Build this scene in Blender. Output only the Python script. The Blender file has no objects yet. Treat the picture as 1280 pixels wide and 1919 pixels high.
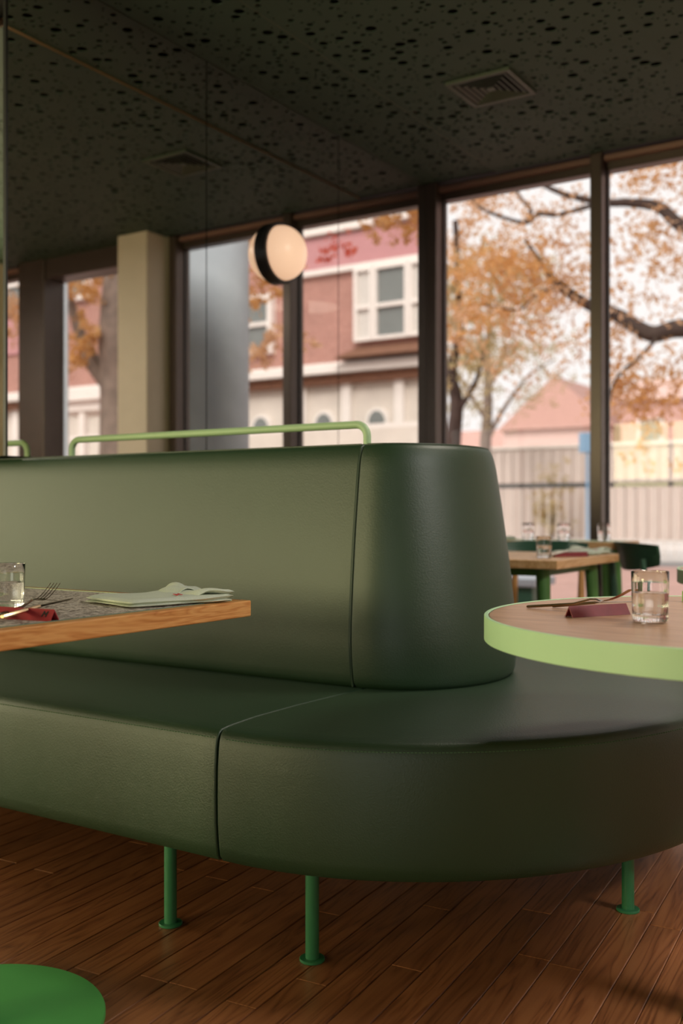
import bpy, bmesh, math, random
import numpy as np
from mathutils import Vector, Matrix
from mathutils.geometry import delaunay_2d_cdt
S = bpy.context.scene
C = S.collection
PI = math.pi
rnd = random.Random(7)

# ------------------------------------------------------------------ camera, sky, lights, exposure
cam = bpy.data.cameras.new('camera'); camo = bpy.data.objects.new('camera', cam); C.objects.link(camo)
cam.sensor_fit = 'VERTICAL'; cam.sensor_height = 36.0; cam.lens = 1910 / 1919 * 36.0
cam.shift_y = -3.5 / 1919
camo.location = (0, 0, 0.95); camo.rotation_euler = (PI / 2, 0, 0.575)
cam.clip_start = 0.05; cam.clip_end = 400
cam.dof.use_dof = True; cam.dof.focus_distance = 2.2; cam.dof.aperture_fstop = 2.5
S.camera = camo
S.view_settings.view_transform = 'Standard'; S.view_settings.look = 'None'
S.view_settings.gamma = 1.0; S.view_settings.exposure = 0.0; S.view_settings.use_curve_mapping = False
S.cycles.use_denoising = True
S.cycles.max_bounces = 10; S.cycles.transparent_max_bounces = 24; S.cycles.transmission_bounces = 10
S.cycles.caustics_reflective = False
S.cycles.sample_clamp_indirect = 4.0
w = bpy.data.worlds.new('overcast_sky'); S.world = w; w.use_nodes = True
bg = w.node_tree.nodes['Background']; bg.inputs[0].default_value = (1.0, 0.95, 0.945, 1); bg.inputs[1].default_value = 1.22

def light(name, kind, loc, rot, energy, color, **kw):
    l = bpy.data.lights.new(name, kind); l.energy = energy; l.color = color
    for k, v in kw.items(): setattr(l, k, v)
    o = bpy.data.objects.new(name, l); C.objects.link(o); o.location = loc; o.rotation_euler = rot
    return o
# hazy sun from behind the restaurant, over the street
light('hazy_sun', 'SUN', (0, -10, 20), (math.radians(52), 0, math.radians(-25)), 4.2, (1, .95, .92), angle=math.radians(35))
# daylight in the windows of the left wall and the back wall's left part (outside their panes)
light('left_window_daylight', 'AREA', (-6.9, 0.95, 1.55), (0, -PI / 2, 0), 100, (1, .88, .50), shape='RECTANGLE', size=2.1, size_y=2.3)
light('left_window_daylight', 'AREA', (-6.9, -2.3, 1.55), (0, -PI / 2, 0), 100, (1, .88, .50), shape='RECTANGLE', size=2.1, size_y=2.3)
light('back_wall_light', 'AREA', (-4.85, -5.4, 1.55), (PI / 2, 0, 0), 370, (1, .88, .46), shape='RECTANGLE', size=3.3, size_y=1.6)
light('back_wall_light', 'AREA', (1.6, -5.4, 1.35), (PI / 2, 0, 0), 42, (.94, 1, .92), shape='RECTANGLE', size=3.4, size_y=2.1)  # weak ambient fill, added behind the unseen right-hand back window
# unseen ceiling lights added to brighten the table edges and the back tables
light('ceiling_fill', 'AREA', (2.6, 1.9, 2.80), (0, 0, 0), 135, (1, .97, .92), shape='DISK', size=1.0)
light('ceiling_fill', 'AREA', (-.4, 3.3, 2.80), (0, 0, 0), 30, (1, .90, .76), shape='DISK', size=.6)
# portals in the street front help the sampling of the sky
po = light('street_window_portal', 'AREA', (0.5, 5.60, 1.4), (-PI / 2, 0, 0), 1, (1, 1, 1), shape='RECTANGLE', size=6.8, size_y=2.8)
po.data.cycles.is_portal = True

# ------------------------------------------------------------------ helpers
def lin(c):
    c = c / 255.0
    return c / 12.92 if c <= 0.04045 else ((c + 0.055) / 1.055) ** 2.4
def col(rgb): return (lin(rgb[0]), lin(rgb[1]), lin(rgb[2]), 1)

class NT:
    def __init__(s, name):
        s.m = bpy.data.materials.new(name); s.m.use_nodes = True; s.t = s.m.node_tree
        s.b = s.t.nodes['Principled BSDF']; s.out = s.t.nodes['Material Output']
    def n(s, t, **kw):
        x = s.t.nodes.new(t)
        for k, v in kw.items():
            if k in x.inputs.keys(): x.inputs[k].default_value = v
            else: setattr(x, k, v)
        return x
    def l(s, a, b): s.t.links.new(a, b)
    def coords(s, scale=(1, 1, 1), rot=(0, 0, 0), offset_random=False, kind='Object'):
        tc = s.n('ShaderNodeTexCoord'); mp = s.n('ShaderNodeMapping')
        mp.inputs['Scale'].default_value = scale; mp.inputs['Rotation'].default_value = rot
        s.l(tc.outputs[kind], mp.inputs['Vector'])
        if offset_random:
            oi = s.n('ShaderNodeObjectInfo'); mu = s.n('ShaderNodeMath', operation='MULTIPLY'); mu.inputs[1].default_value = 37.0
            cb = s.n('ShaderNodeCombineXYZ'); s.l(oi.outputs['Random'], mu.inputs[0])
            s.l(mu.outputs[0], cb.inputs[0]); s.l(mu.outputs[0], cb.inputs[1]); s.l(mu.outputs[0], cb.inputs[2])
            s.l(cb.outputs[0], mp.inputs['Location'])
        return mp.outputs[0]
    def ramp(s, fac, stops):
        r = s.n('ShaderNodeValToRGB'); e = r.color_ramp.elements
        while len(e) > 1: e.remove(e[-1])
        e[0].position = stops[0][0]; e[0].color = stops[0][1]
        for p, c in stops[1:]:
            q = e.new(p); q.color = c
        s.l(fac, r.inputs[0]); return r.outputs[0]
    def bump(s, h, strength, dist):
        b = s.n('ShaderNodeBump'); b.inputs['Strength'].default_value = strength; b.inputs['Distance'].default_value = dist
        s.l(h, b.inputs['Height']); s.l(b.outputs[0], s.b.inputs['Normal'])

def plain(name, rgb, rough=.5, metal=0, noise=.06, nscale=8, spec=.5, bump=0):
    """plain surface with a little procedural mottling"""
    t = NT(name); b = t.b
    v = t.coords((nscale,) * 3)
    n = t.n('ShaderNodeTexNoise', Scale=1.0, Detail=4.0); t.l(v, n.inputs['Vector'])
    c = col(rgb)
    t.l(t.ramp(n.outputs[0], [(.3, tuple(x * (1 - noise) for x in c[:3]) + (1,)), (.7, tuple(min(1, x * (1 + noise)) for x in c[:3]) + (1,))]), b.inputs['Base Color'])
    b.inputs['Roughness'].default_value = rough; b.inputs['Metallic'].default_value = metal
    b.inputs['Specular IOR Level'].default_value = spec
    if bump: t.bump(n.outputs[0], .4, bump)
    return t.m

def leather(name, rgb, rough=.47):
    t = NT(name); c = col(rgb)
    v = t.coords((1, 1, 1))
    vo = t.n('ShaderNodeTexVoronoi', Scale=270.0, feature='SMOOTH_F1'); t.l(v, vo.inputs['Vector'])
    n = t.n('ShaderNodeTexNoise', Scale=420.0, Detail=2.0); t.l(v, n.inputs['Vector'])
    n2 = t.n('ShaderNodeTexNoise', Scale=3.0, Detail=2.0); t.l(v, n2.inputs['Vector'])
    t.l(t.ramp(n2.outputs[0], [(.3, tuple(x * .93 for x in c[:3]) + (1,)), (.7, tuple(x * 1.07 for x in c[:3]) + (1,))]), t.b.inputs['Base Color'])
    ad = t.n('ShaderNodeMath', operation='ADD'); t.l(vo.outputs['Distance'], ad.inputs[0]); t.l(n.outputs[0], ad.inputs[1])
    t.bump(ad.outputs[0], .28, .0010)
    t.b.inputs['Roughness'].default_value = rough; t.b.inputs['Specular IOR Level'].default_value = .7
    return t.m

def wood(name, dark, mid, light_, rough=.4, axis=1, ring=9.0, stretch=.09, rnd_off=False, bump=.0006, spec=.4, vary=0):
    t = NT(name)
    sc = [ring] * 3; sc[axis] = ring * stretch
    v = t.coords(tuple(sc), offset_random=rnd_off)
    n = t.n('ShaderNodeTexNoise', Scale=.9, Detail=3.0, Distortion=.6); t.l(v, n.inputs['Vector'])
    mu = t.n('ShaderNodeMath', operation='MULTIPLY'); mu.inputs[1].default_value = 9.0; t.l(n.outputs[0], mu.inputs[0])
    fr = t.n('ShaderNodeMath', operation='PINGPONG'); fr.inputs[1].default_value = .5; t.l(mu.outputs[0], fr.inputs[0])
    sc2 = [160.0] * 3; sc2[axis] = 7.0
    v2 = t.coords(tuple(sc2), offset_random=rnd_off)
    n2 = t.n('ShaderNodeTexNoise', Scale=1.0, Detail=3.0); t.l(v2, n2.inputs['Vector'])
    mx = t.n('ShaderNodeMath', operation='MULTIPLY_ADD'); mx.inputs[1].default_value = 1.0
    t.l(fr.outputs[0], mx.inputs[0])
    m2 = t.n('ShaderNodeMath', operation='MULTIPLY'); m2.inputs[1].default_value = .8; t.l(n2.outputs[0], m2.inputs[0]); t.l(m2.outputs[0], mx.inputs[2])
    c = t.ramp(mx.outputs[0], [(.22, col(dark)), (.5, col(mid)), (.85, col(light_))])
    if vary:
        oi = t.n('ShaderNodeObjectInfo'); hs = t.n('ShaderNodeHueSaturation')
        ma = t.n('ShaderNodeMapRange'); ma.inputs['To Min'].default_value = 1 - vary; ma.inputs['To Max'].default_value = 1 + vary
        t.l(oi.outputs['Random'], ma.inputs['Value']); t.l(ma.outputs[0], hs.inputs['Value']); t.l(c, hs.inputs['Color']); c = hs.outputs[0]
    t.l(c, t.b.inputs['Base Color'])
    t.b.inputs['Roughness'].default_value = rough; t.b.inputs['Specular IOR Level'].default_value = spec
    t.bump(mx.outputs[0], .25, bump)
    return t.m

def speckle(name):
    t = NT(name); v = t.coords((1, 1, 1))
    n = t.n('ShaderNodeTexNoise', Scale=190.0, Detail=2.0, Roughness=.7); t.l(v, n.inputs['Vector'])
    n2 = t.n('ShaderNodeTexNoise', Scale=75.0, Detail=2.0); t.l(v, n2.inputs['Vector'])
    ad = t.n('ShaderNodeMath', operation='MULTIPLY_ADD'); ad.inputs[1].default_value = .6; t.l(n.outputs[0], ad.inputs[0])
    m = t.n('ShaderNodeMath', operation='MULTIPLY'); m.inputs[1].default_value = .4; t.l(n2.outputs[0], m.inputs[0]); t.l(m.outputs[0], ad.inputs[2])
    t.l(t.ramp(ad.outputs[0], [(.41, col((66, 52, 48))), (.48, col((168, 152, 140))), (.55, col((222, 210, 200)))]), t.b.inputs['Base Color'])
    t.b.inputs['Roughness'].default_value = .45
    return t.m

def glassy(name, ior=1.45, tint=(1, 1, 1)):
    t = NT(name); b = t.b
    b.inputs['Base Color'].default_value = tint + (1,); b.inputs['Roughness'].default_value = 0.0
    b.inputs['Transmission Weight'].default_value = 1.0; b.inputs['IOR'].default_value = ior
    return t.m

def pane_mat(name, tint=.93):
    t = NT(name)
    tr = t.n('ShaderNodeBsdfTransparent'); tr.inputs[0].default_value = (tint, tint, tint * .99, 1)
    gl = t.n('ShaderNodeBsdfGlossy'); gl.inputs['Roughness'].default_value = 0.0
    fr = t.n('ShaderNodeFresnel'); fr.inputs[0].default_value = 1.35
    mx = t.n('ShaderNodeMixShader'); ge = t.n('ShaderNodeNewGeometry'); fs = t.n('ShaderNodeMath', operation='SUBTRACT'); fs.inputs[0].default_value = 1.0; t.l(ge.outputs['Backfacing'], fs.inputs[1])
    fm = t.n('ShaderNodeMath', operation='MULTIPLY'); t.l(fr.outputs[0], fm.inputs[0]); t.l(fs.outputs[0], fm.inputs[1])   # only the face that is met first reflects
    t.l(fm.outputs[0], mx.inputs[0]); t.l(tr.outputs[0], mx.inputs[1]); t.l(gl.outputs[0], mx.inputs[2])
    t.l(mx.outputs[0], t.out.inputs[0]); t.t.nodes.remove(t.b)
    return t.m

def brickmat(name, a, b_, mortar, scale, rot=(PI / 2, 0, 0), rough=.85):
    t = NT(name); v = t.coords((1, 1, 1), rot)
    br = t.n('ShaderNodeTexBrick'); br.inputs['Color1'].default_value = col(a); br.inputs['Color2'].default_value = col(b_)
    br.inputs['Mortar'].default_value = col(mortar); br.inputs['Scale'].default_value = scale; br.inputs['Mortar Size'].default_value = .018
    t.l(v, br.inputs['Vector'])
    n = t.n('ShaderNodeTexNoise', Scale=1.3, Detail=5.0); t.l(v, n.inputs['Vector'])
    hs = t.n('ShaderNodeHueSaturation'); ma = t.n('ShaderNodeMapRange'); ma.inputs['To Min'].default_value = .8; ma.inputs['To Max'].default_value = 1.2
    t.l(n.outputs[0], ma.inputs['Value']); t.l(ma.outputs[0], hs.inputs['Value']); t.l(br.outputs[0], hs.inputs['Color'])
    t.l(hs.outputs[0], t.b.inputs['Base Color']); t.b.inputs['Roughness'].default_value = rough
    t.bump(br.outputs['Fac'], -.4, .01)
    return t.m

def leafmat(name, a, b_):
    t = NT(name)
    g = t.n('ShaderNodeTexNoise', Scale=2.2, Detail=2.0); v = t.coords((1, 1, 1)); t.l(v, g.inputs['Vector'])
    c = t.ramp(g.outputs[0], [(.35, col(a)), (.65, col(b_))])
    d = t.n('ShaderNodeBsdfDiffuse'); tr = t.n('ShaderNodeBsdfTranslucent')
    t.l(c, d.inputs[0]); t.l(c, tr.inputs[0])
    mx = t.n('ShaderNodeMixShader'); mx.inputs[0].default_value = .5
    t.l(d.outputs[0], mx.inputs[1]); t.l(tr.outputs[0], mx.inputs[2]); t.l(mx.outputs[0], t.out.inputs[0]); t.t.nodes.remove(t.b)
    return t.m

class G:
    """collects vertices and faces of ONE mesh"""
    def __init__(s): s.v = []; s.f = []
    def add(s, vs, fs):
        o = len(s.v); s.v += [tuple(p) for p in vs]; s.f += [tuple(i + o for i in f) for f in fs]; return s
    def box(s, x0, x1, y0, y1, z0, z1):
        return s.add([(x0, y0, z0), (x1, y0, z0), (x1, y1, z0), (x0, y1, z0), (x0, y0, z1), (x1, y0, z1), (x1, y1, z1), (x0, y1, z1)],
                     [(3, 2, 1, 0), (4, 5, 6, 7), (0, 1, 5, 4), (1, 2, 6, 5), (2, 3, 7, 6), (3, 0, 4, 7)])
    def bbox(s, x0, x1, y0, y1, z0, z1, r=.003, seg=2):
        bm = bmesh.new(); t = G().box(x0, x1, y0, y1, z0, z1)
        vs = [bm.verts.new(p) for p in t.v]; [bm.faces.new([vs[i] for i in f]) for f in t.f]
        bmesh.ops.bevel(bm, geom=bm.edges[:], offset=r, segments=seg, affect='EDGES', profile=.5)
        bm.verts.index_update(); s.add([v.co[:] for v in bm.verts], [[v.index for v in f.verts] for f in bm.faces]); bm.free(); return s
    def lathe(s, prof, cx, cy, seg=32, cap=True, wob=None):
        vs = []; n = len(prof)
        for k in range(seg):
            a = 2 * PI * k / seg
            for r, z in prof:
                rr = r * (1 + (wob(a, z) if wob else 0)); vs.append((cx + rr * math.cos(a), cy + rr * math.sin(a), z))
        fs = []
        for k in range(seg):
            k2 = (k + 1) % seg
            for i in range(n - 1): fs.append((k * n + i, k2 * n + i, k2 * n + i + 1, k * n + i + 1))
        if cap:
            if prof[0][0] > 1e-6: fs.append(tuple(k * n for k in reversed(range(seg))))
            if prof[-1][0] > 1e-6: fs.append(tuple(k * n + n - 1 for k in range(seg)))
        return s.add(vs, fs)
    def tube(s, pts, rad, seg=10, cap=True):
        pts = [Vector(p) for p in pts]; n = len(pts); rad = rad if isinstance(rad, (list, tuple)) else [rad] * n
        vs = []; up = None
        for i, p in enumerate(pts):
            d = (pts[min(i + 1, n - 1)] - pts[max(i - 1, 0)]).normalized()
            if up is None:
                up = Vector((0, 0, 1)) if abs(d.z) < .9 else Vector((1, 0, 0))
            a = d.cross(up).normalized(); up = a.cross(d).normalized()
            for k in range(seg):
                t = 2 * PI * k / seg; vs.append(p + (a * math.cos(t) + up * math.sin(t)) * rad[i])
        fs = [(i * seg + k, i * seg + (k + 1) % seg, (i + 1) * seg + (k + 1) % seg, (i + 1) * seg + k) for i in range(n - 1) for k in range(seg)]
        if cap: fs += [tuple(reversed(range(seg))), tuple(range((n - 1) * seg, n * seg))]
        return s.add(vs, fs)
    def loft(s, rings, cap=True, closed=True):
        m = len(rings[0]); vs = [p for r in rings for p in r]; fs = []
        for i in range(len(rings) - 1):
            for k in range(m if closed else m - 1):
                k2 = (k + 1) % m; fs.append((i * m + k, i * m + k2, (i + 1) * m + k2, (i + 1) * m + k))
        if cap: fs += [tuple(reversed(range(m))), tuple(range((len(rings) - 1) * m, len(rings) * m))]
        return s.add(vs, fs)
    def mesh(s, name, smooth=None):
        me = bpy.data.meshes.new(name); me.from_pydata(s.v, [], s.f); me.validate()
        bm = bmesh.new(); bm.from_mesh(me); bmesh.ops.recalc_face_normals(bm, faces=bm.faces); bm.to_mesh(me); bm.free()
        if smooth is not None:
            me.polygons.foreach_set('use_smooth', [True] * len(me.polygons))
            me.set_sharp_from_angle(angle=math.radians(smooth))
        me.update(); return me
    def build(s, name, mat, parent=None, smooth=None, kind=None):
        me = s.mesh(name, smooth)
        if mat: me.materials.append(mat)
        return link(name, me, parent, kind)

def link(name, me, parent=None, kind=None):
    o = bpy.data.objects.new(name, me); C.objects.link(o)
    if parent is not None:
        o.parent = parent; o.matrix_parent_inverse = Matrix.Translation(-Vector(parent['at'])) if 'at' in parent.keys() else Matrix()
    if kind: o['kind'] = kind
    return o
def tag(o, label, cat, group=None):
    o['label'] = label; o['category'] = cat
    if group: o['group'] = group
    return o
def thing(name, label, cat, loc=(0, 0, 0), group=None, rz=0):
    """Empty at the thing's base; its parts are modelled around the origin and moved with it"""
    o = bpy.data.objects.new(name, None); C.objects.link(o); o.location = loc; o.rotation_euler = (0, 0, rz)
    o.empty_display_size = .05
    return tag(o, label, cat, group)
def dup(root, loc, rz, label, group=None):
    r = root.copy(); C.objects.link(r); r.location = loc; r.rotation_euler = (0, 0, rz); r['label'] = label
    if group: r['group'] = group
    for ch in root.children:
        c = ch.copy(); C.objects.link(c); c.parent = r
        for g in ch.children:
            d = g.copy(); C.objects.link(d); d.parent = c
    return r

# ------------------------------------------------------------------ materials
M = {}
M['leather'] = leather('green_leather', (34, 58, 35))
M['stitch'] = plain('green_thread', (70, 104, 70), .6)
M['gap'] = plain('dark_gap', (18, 22, 15), .8)
M['rail'] = plain('pale_green_powder_coat', (176, 206, 160), .42, noise=.03)
M['leg'] = plain('green_powder_coat', (48, 112, 72), .35, noise=.06)
M['disc'] = plain('bright_green_powder_coat', (72, 150, 74), .5, noise=.08, nscale=5)
M['band'] = plain('pale_green_lacquer', (190, 230, 182), .4, noise=.02)
M['plank'] = wood('brown_oak_floor', (92, 54, 33), (134, 82, 50), (150, 96, 60), .34, 1, 17, .09, True, .0008, .5, .16)
M['oak_edge'] = wood('oiled_oak_edge', (176, 112, 56), (200, 136, 74), (216, 158, 94), .45, 1, 26, .12, bump=.0003)
M['oak_top'] = wood('oak_tabletop', (158, 116, 86), (182, 138, 106), (196, 154, 122), .34, 0, 16, .08, bump=.0003)
M['oak_light'] = wood('light_oak', (180, 134, 86), (212, 164, 110), (226, 184, 134), .4, 1, 20, .12, bump=.0003)
M['chair_wood'] = wood('beech_wood', (176, 118, 62), (204, 146, 84), (220, 164, 104), .4, 2, 9, .12, bump=.0003)
M['speckle'] = speckle('speckled_stone_inlay')
M['strip'] = plain('pale_green_inlay_strip', (200, 222, 178), .4)
M['greenstrip'] = plain('grey_green_inlay_strip', (120, 140, 118), .5)
M['napkin'] = plain('pale_green_linen', (208, 214, 196), .9, noise=.05, nscale=300, spec=.1, bump=.0004)
M['red_card'] = plain('red_leather_card', (150, 34, 44), .5, noise=.1, nscale=60)
M['red_dull'] = plain('wine_red_leather_card', (122, 34, 40), .5, noise=.1, nscale=60)
M['black_ink'] = plain('black_print', (25, 16, 16), .6)
M['red_thread'] = plain('red_embroidery', (190, 30, 35), .8)
M['steel'] = plain('brushed_steel', (196, 186, 170), .25, 1.0)
M['gold'] = plain('champagne_metal', (216, 186, 152), .28, 1.0)
M['darkmetal'] = plain('dark_cutlery_metal', (92, 72, 56), .3, 1.0)
M['glass'] = glassy('tumbler_glass', 1.46)
M['water'] = glassy('still_water', 1.33)
M['pane'] = pane_mat('window_glass')
M['bronze'] = plain('dark_bronze_aluminium', (84, 72, 66), .35, .4, noise=.05)
M['trim'] = plain('brown_head_trim', (128, 96, 84), .5)
M['column'] = plain('cream_plaster', (208, 196, 178), .85, noise=.03, bump=.001)
M['ceil'] = plain('dark_green_ceiling_board', (58, 80, 66), .7, noise=.05, nscale=2)
M['void'] = plain('black_ceiling_void', (12, 14, 10), .9)
M['seam'] = plain('lit_brown_joint', (170, 135, 105), .5)  # light brown puts the lit edge of the joint into the colour
M['vent'] = plain('grey_green_metal', (70, 80, 64), .5)
M['wall'] = plain('warm_grey_plaster', (150, 140, 122), .9, noise=.03)
M['black'] = plain('black_metal', (14, 15, 12), .45)
t = NT('mirror_silver'); t.b.inputs['Base Color'].default_value = (.80, .79, .76, 1); t.b.inputs['Metallic'].default_value = 1; t.b.inputs['Roughness'].default_value = .0; M['mirror'] = t.m
t = NT('opal_glass_lit'); t.b.inputs['Base Color'].default_value = (.8, .7, .6, 1); t.b.inputs['Roughness'].default_value = .3
t.b.inputs['Emission Color'].default_value = col((255, 205, 165)); t.b.inputs['Emission Strength'].default_value = .72; M['opal'] = t.m
t = NT('white_tube_lit'); t.b.inputs['Emission Color'].default_value = (1, .97, .93, 1); t.b.inputs['Emission Strength'].default_value = 2.0; M['tube'] = t.m
M['shell'] = plain('dark_green_lacquer', (54, 94, 74), .38, noise=.05)
M['chair_green'] = plain('mid_green_lacquer', (92, 142, 72), .45)
M['plate'] = plain('white_porcelain', (225, 222, 214), .2)

# ================================================================== SETTING
HC = 2.87      # ceiling height
MX = -2.87     # mirror plane
WY = 5.42      # inner face of the street windows
# floor: sub-floor slab with every plank a part
fl = G().box(-6.6, 4.0, -5.0, 5.62, -.12, -.004).build('floor', M['plank'], kind='structure')
pw, tilt = .072, math.atan(.08)
ca, sa = math.cos(tilt), math.sin(tilt)
pl_mesh = {}
def plank_mesh(L):
    if L not in pl_mesh:
        me = G().bbox(-pw / 2 + .0007, pw / 2 - .0007, -L / 2 + .0007, L / 2 - .0007, -.012, 0, .0016, 1).mesh('plank'); me.materials.append(M['plank']); pl_mesh[L] = me
    return pl_mesh[L]
nP = 0
for i in range(-31, 24):
    u = i * pw; v = -.1 + rnd.random() * .9 - 1.0 + .2
    while v < 5.0:
        L = rnd.choice([.7, .9, 1.1, 1.3]); vc = v + L / 2; v += L
        X = -1.0 + u * ca - (vc - 2.3) * sa; Y = 2.3 + u * sa + (vc - 2.3) * ca
        if Y - L / 2 > 5.3 or Y + L / 2 < .9 or X < -3.3 or X > .9 or nP >= 300: continue
        o = bpy.data.objects.new('plank', plank_mesh(L)); C.objects.link(o); o.location = (X, Y, 0); o.rotation_euler = (0, 0, tilt); o.parent = fl; nP += 1

# ceiling: black void slab, perforated boards as parts
ce = G().box(-6.6, 4.0, -5.0, 5.62, HC + .05, HC + .2).build('ceiling', M['void'], kind='structure')
def perforated(w_, h_, seed, dens):
    r = random.Random(seed); holes = []; grid = {}
    def ok(x, y, q):
        gx, gy = int(x / .1), int(y / .1)
        for a in (-1, 0, 1):
            for b in (-1, 0, 1):
                for (hx, hy, hr) in grid.get((gx + a, gy + b), ()):
                    if (hx - x) ** 2 + (hy - y) ** 2 < (hr + q + .006) ** 2: return False
        return True
    for q0, q1, n in ((.018, .024, 40), (.010, .014, 110), (.005, .0075, 230)):
        for _ in range(int(n * w_ * h_ * dens)):
            for _t in range(12):
                q = r.uniform(q0, q1); x = r.uniform(q + .01, w_ - q - .01); y = r.uniform(q + .01, h_ - q - .01)
                if ok(x, y, q): holes.append((x, y, q)); grid.setdefault((int(x / .1), int(y / .1)), []).append((x, y, q)); break
    vs = [(0, 0), (w_, 0), (w_, h_), (0, h_)]; fs = [[0, 1, 2, 3]]
    for x, y, q in holes:
        n = 12 if q > .015 else (9 if q > .008 else 7); o = len(vs)
        vs += [(x + q * math.cos(2 * PI * k / n), y + q * math.sin(2 * PI * k / n)) for k in range(n)]
        fs.append(list(range(o, o + n)))
    ov, oe, of, a, b, c = delaunay_2d_cdt([Vector(p) for p in vs], [], fs, 1, 1e-6)
    hole_ids = set(range(1, len(fs)))
    keep = [f for f, src in zip(of, c) if not (set(src) & hole_ids)]
    g = G(); g.add([(p.x, p.y, 0) for p in ov], keep)
    for f in fs[1:]:
        n = len(f); ring = [vs[k] for k in f]
        g.add([(x, y, 0) for x, y in ring] + [(x, y, .003) for x, y in ring], [(k, (k + 1) % n, n + (k + 1) % n, n + k) for k in range(n)])
    g.add([(0, 0, 0), (w_, 0, 0), (w_, h_, 0), (0, h_, 0), (0, 0, .02), (w_, 0, .02), (w_, h_, .02), (0, h_, .02)],
          [(0, 1, 5, 4), (1, 2, 6, 5), (2, 3, 7, 6), (3, 0, 4, 7)])
    me = bpy.data.meshes.new('ceiling_board'); me.from_pydata(g.v, [], g.f); me.materials.append(M['ceil']); me.update(); return me
SEAM = -2.41
bw, bh = 1.1996, 1.1996
var = [perforated(bw, bh, s, 1.0) for s in (1, 2, 3)]
k = 0
for i in range(6):
    for j in range(-5, 5):
        x0 = SEAM + i * 1.2; y0 = WY - .08 - (j + 6) * 1.2 + 0.0
        if i == 5: continue
        o = bpy.data.objects.new('ceiling_board', var[k % 3]); C.objects.link(o); k += 1
        o.location = (x0, y0, HC); o.parent = ce
        if rnd.random() < .5:
            o.rotation_euler = (0, 0, PI); o.location = (x0 + bw, y0 + bh, HC)
# border strip along the mirror lies 12 mm higher, its lip is coloured light brown as if lit; left of the corner the same
bs = perforated(.4585, 1.1996, 5, 1.0)
for j in range(3):
    o = bpy.data.objects.new('border_board', bs); C.objects.link(o); o.location = (MX + .001, WY - .08 - (j + 1) * 1.2, HC + .012); o.parent = ce
G().box(SEAM - .0012, SEAM - .0004, 1.97, WY - .08, HC + .0005, HC + .03).build('ceiling_joint_trim', M['seam'], ce)
G().box(-6.6, SEAM, 1.966, 1.9695, HC, HC + .03).build('ceiling_joint_trim', M['seam'], ce)
for (x0, n) in ((-6.6, 3),):
    for i in range(4):
        for j in range(6):
            xx = -2.42 - 1.2 * (i + 1)
            o = bpy.data.objects.new('ceiling_board', var[(i + j) % 3]); C.objects.link(o); o.location = (xx, 1.96 - 1.2 * (j + 1), HC); o.parent = ce

# street window front
def prof_box(g, x0, x1, y0, y1, z0, z1): return g.bbox(x0, x1, y0, y1, z0, z1, .004, 1)
mull = [-2.84, -1.84, -.85]
mull_r = [.71, 1.70, 2.69, 3.68]
def bay(name, xa, xb, head=.075):
    g = G(); prof_box(g, xa - .032, xa + .032, WY - .06, WY + .09, 0, HC + .02)
    f = g.build(name, M['bronze'], kind='structure')
    G().bbox(xa + .033, xb - .033, WY + .01, WY + .09, HC - head, HC + .02, .003, 1).build('head_rail', M['bronze'], f)
    G().bbox(xa + .033, xb - .033, WY + .01, WY + .09, 0, .09, .003, 1).build('bottom_rail', M['bronze'], f)
    G().bbox(xa + .033, xb - .033, WY - .03, WY + .008, HC - .032, HC - .001, .003, 1).build('head_trim', M['trim'], f)
    G().box(xa + .030, xb - .030, WY + .045, WY + .053, .085, HC - head + .005).build('pane', M['pane'], f)
    for xx in (xa + .033, xb - .041):
        G().box(xx, xx + .008, WY + .03, WY + .043, .09, HC - head).build('gasket', M['black'], f)
    return f
bay('window_1', mull[0], mull[1]); bay('window_2', mull[1], mull[2])
f = bay('window_3', -.85, -.50)
# glazed door with a heavy dark post and lowered head
g = G().bbox(-.53, -.47, WY - .06, WY + .09, 0, HC + .02, .004, 1); d = g.build('door_1', M['bronze'], kind='structure')
G().bbox(.41, .70, WY - .12, WY + .09, 0, HC + .02, .005, 1).build('door_post', M['bronze'], d)
G().bbox(-.47, .41, WY - .10, WY + .09, HC - .15, HC + .02, .005, 1).build('head_rail', M['bronze'], d)
G().bbox(-.47, .41, WY + .01, WY + .09, 0, .12, .005, 1).build('bottom_rail', M['bronze'], d)
G().box(-.48, .42, WY + .045, WY + .053, .11, HC - .145).build('pane', M['pane'], d)
G().tube([(.33, WY - .11, .85), (.33, WY - .11, 1.25)], .012).tube([(.33, WY - .11, .87), (.33, WY + .05, .87)], .008).tube([(.33, WY - .11, 1.23), (.33, WY + .05, 1.23)], .008).build('door_handle', M['steel'], d, 40)
for k in range(3): bay('window_%d' % (k + 4), mull_r[k], mull_r[k + 1])
# boxed plaster column against the windows
G().bbox(-.807, -.527, 5.15, WY - .035, 0, HC + .01, .004, 1).build('column', M['column'], kind='structure')
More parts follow.
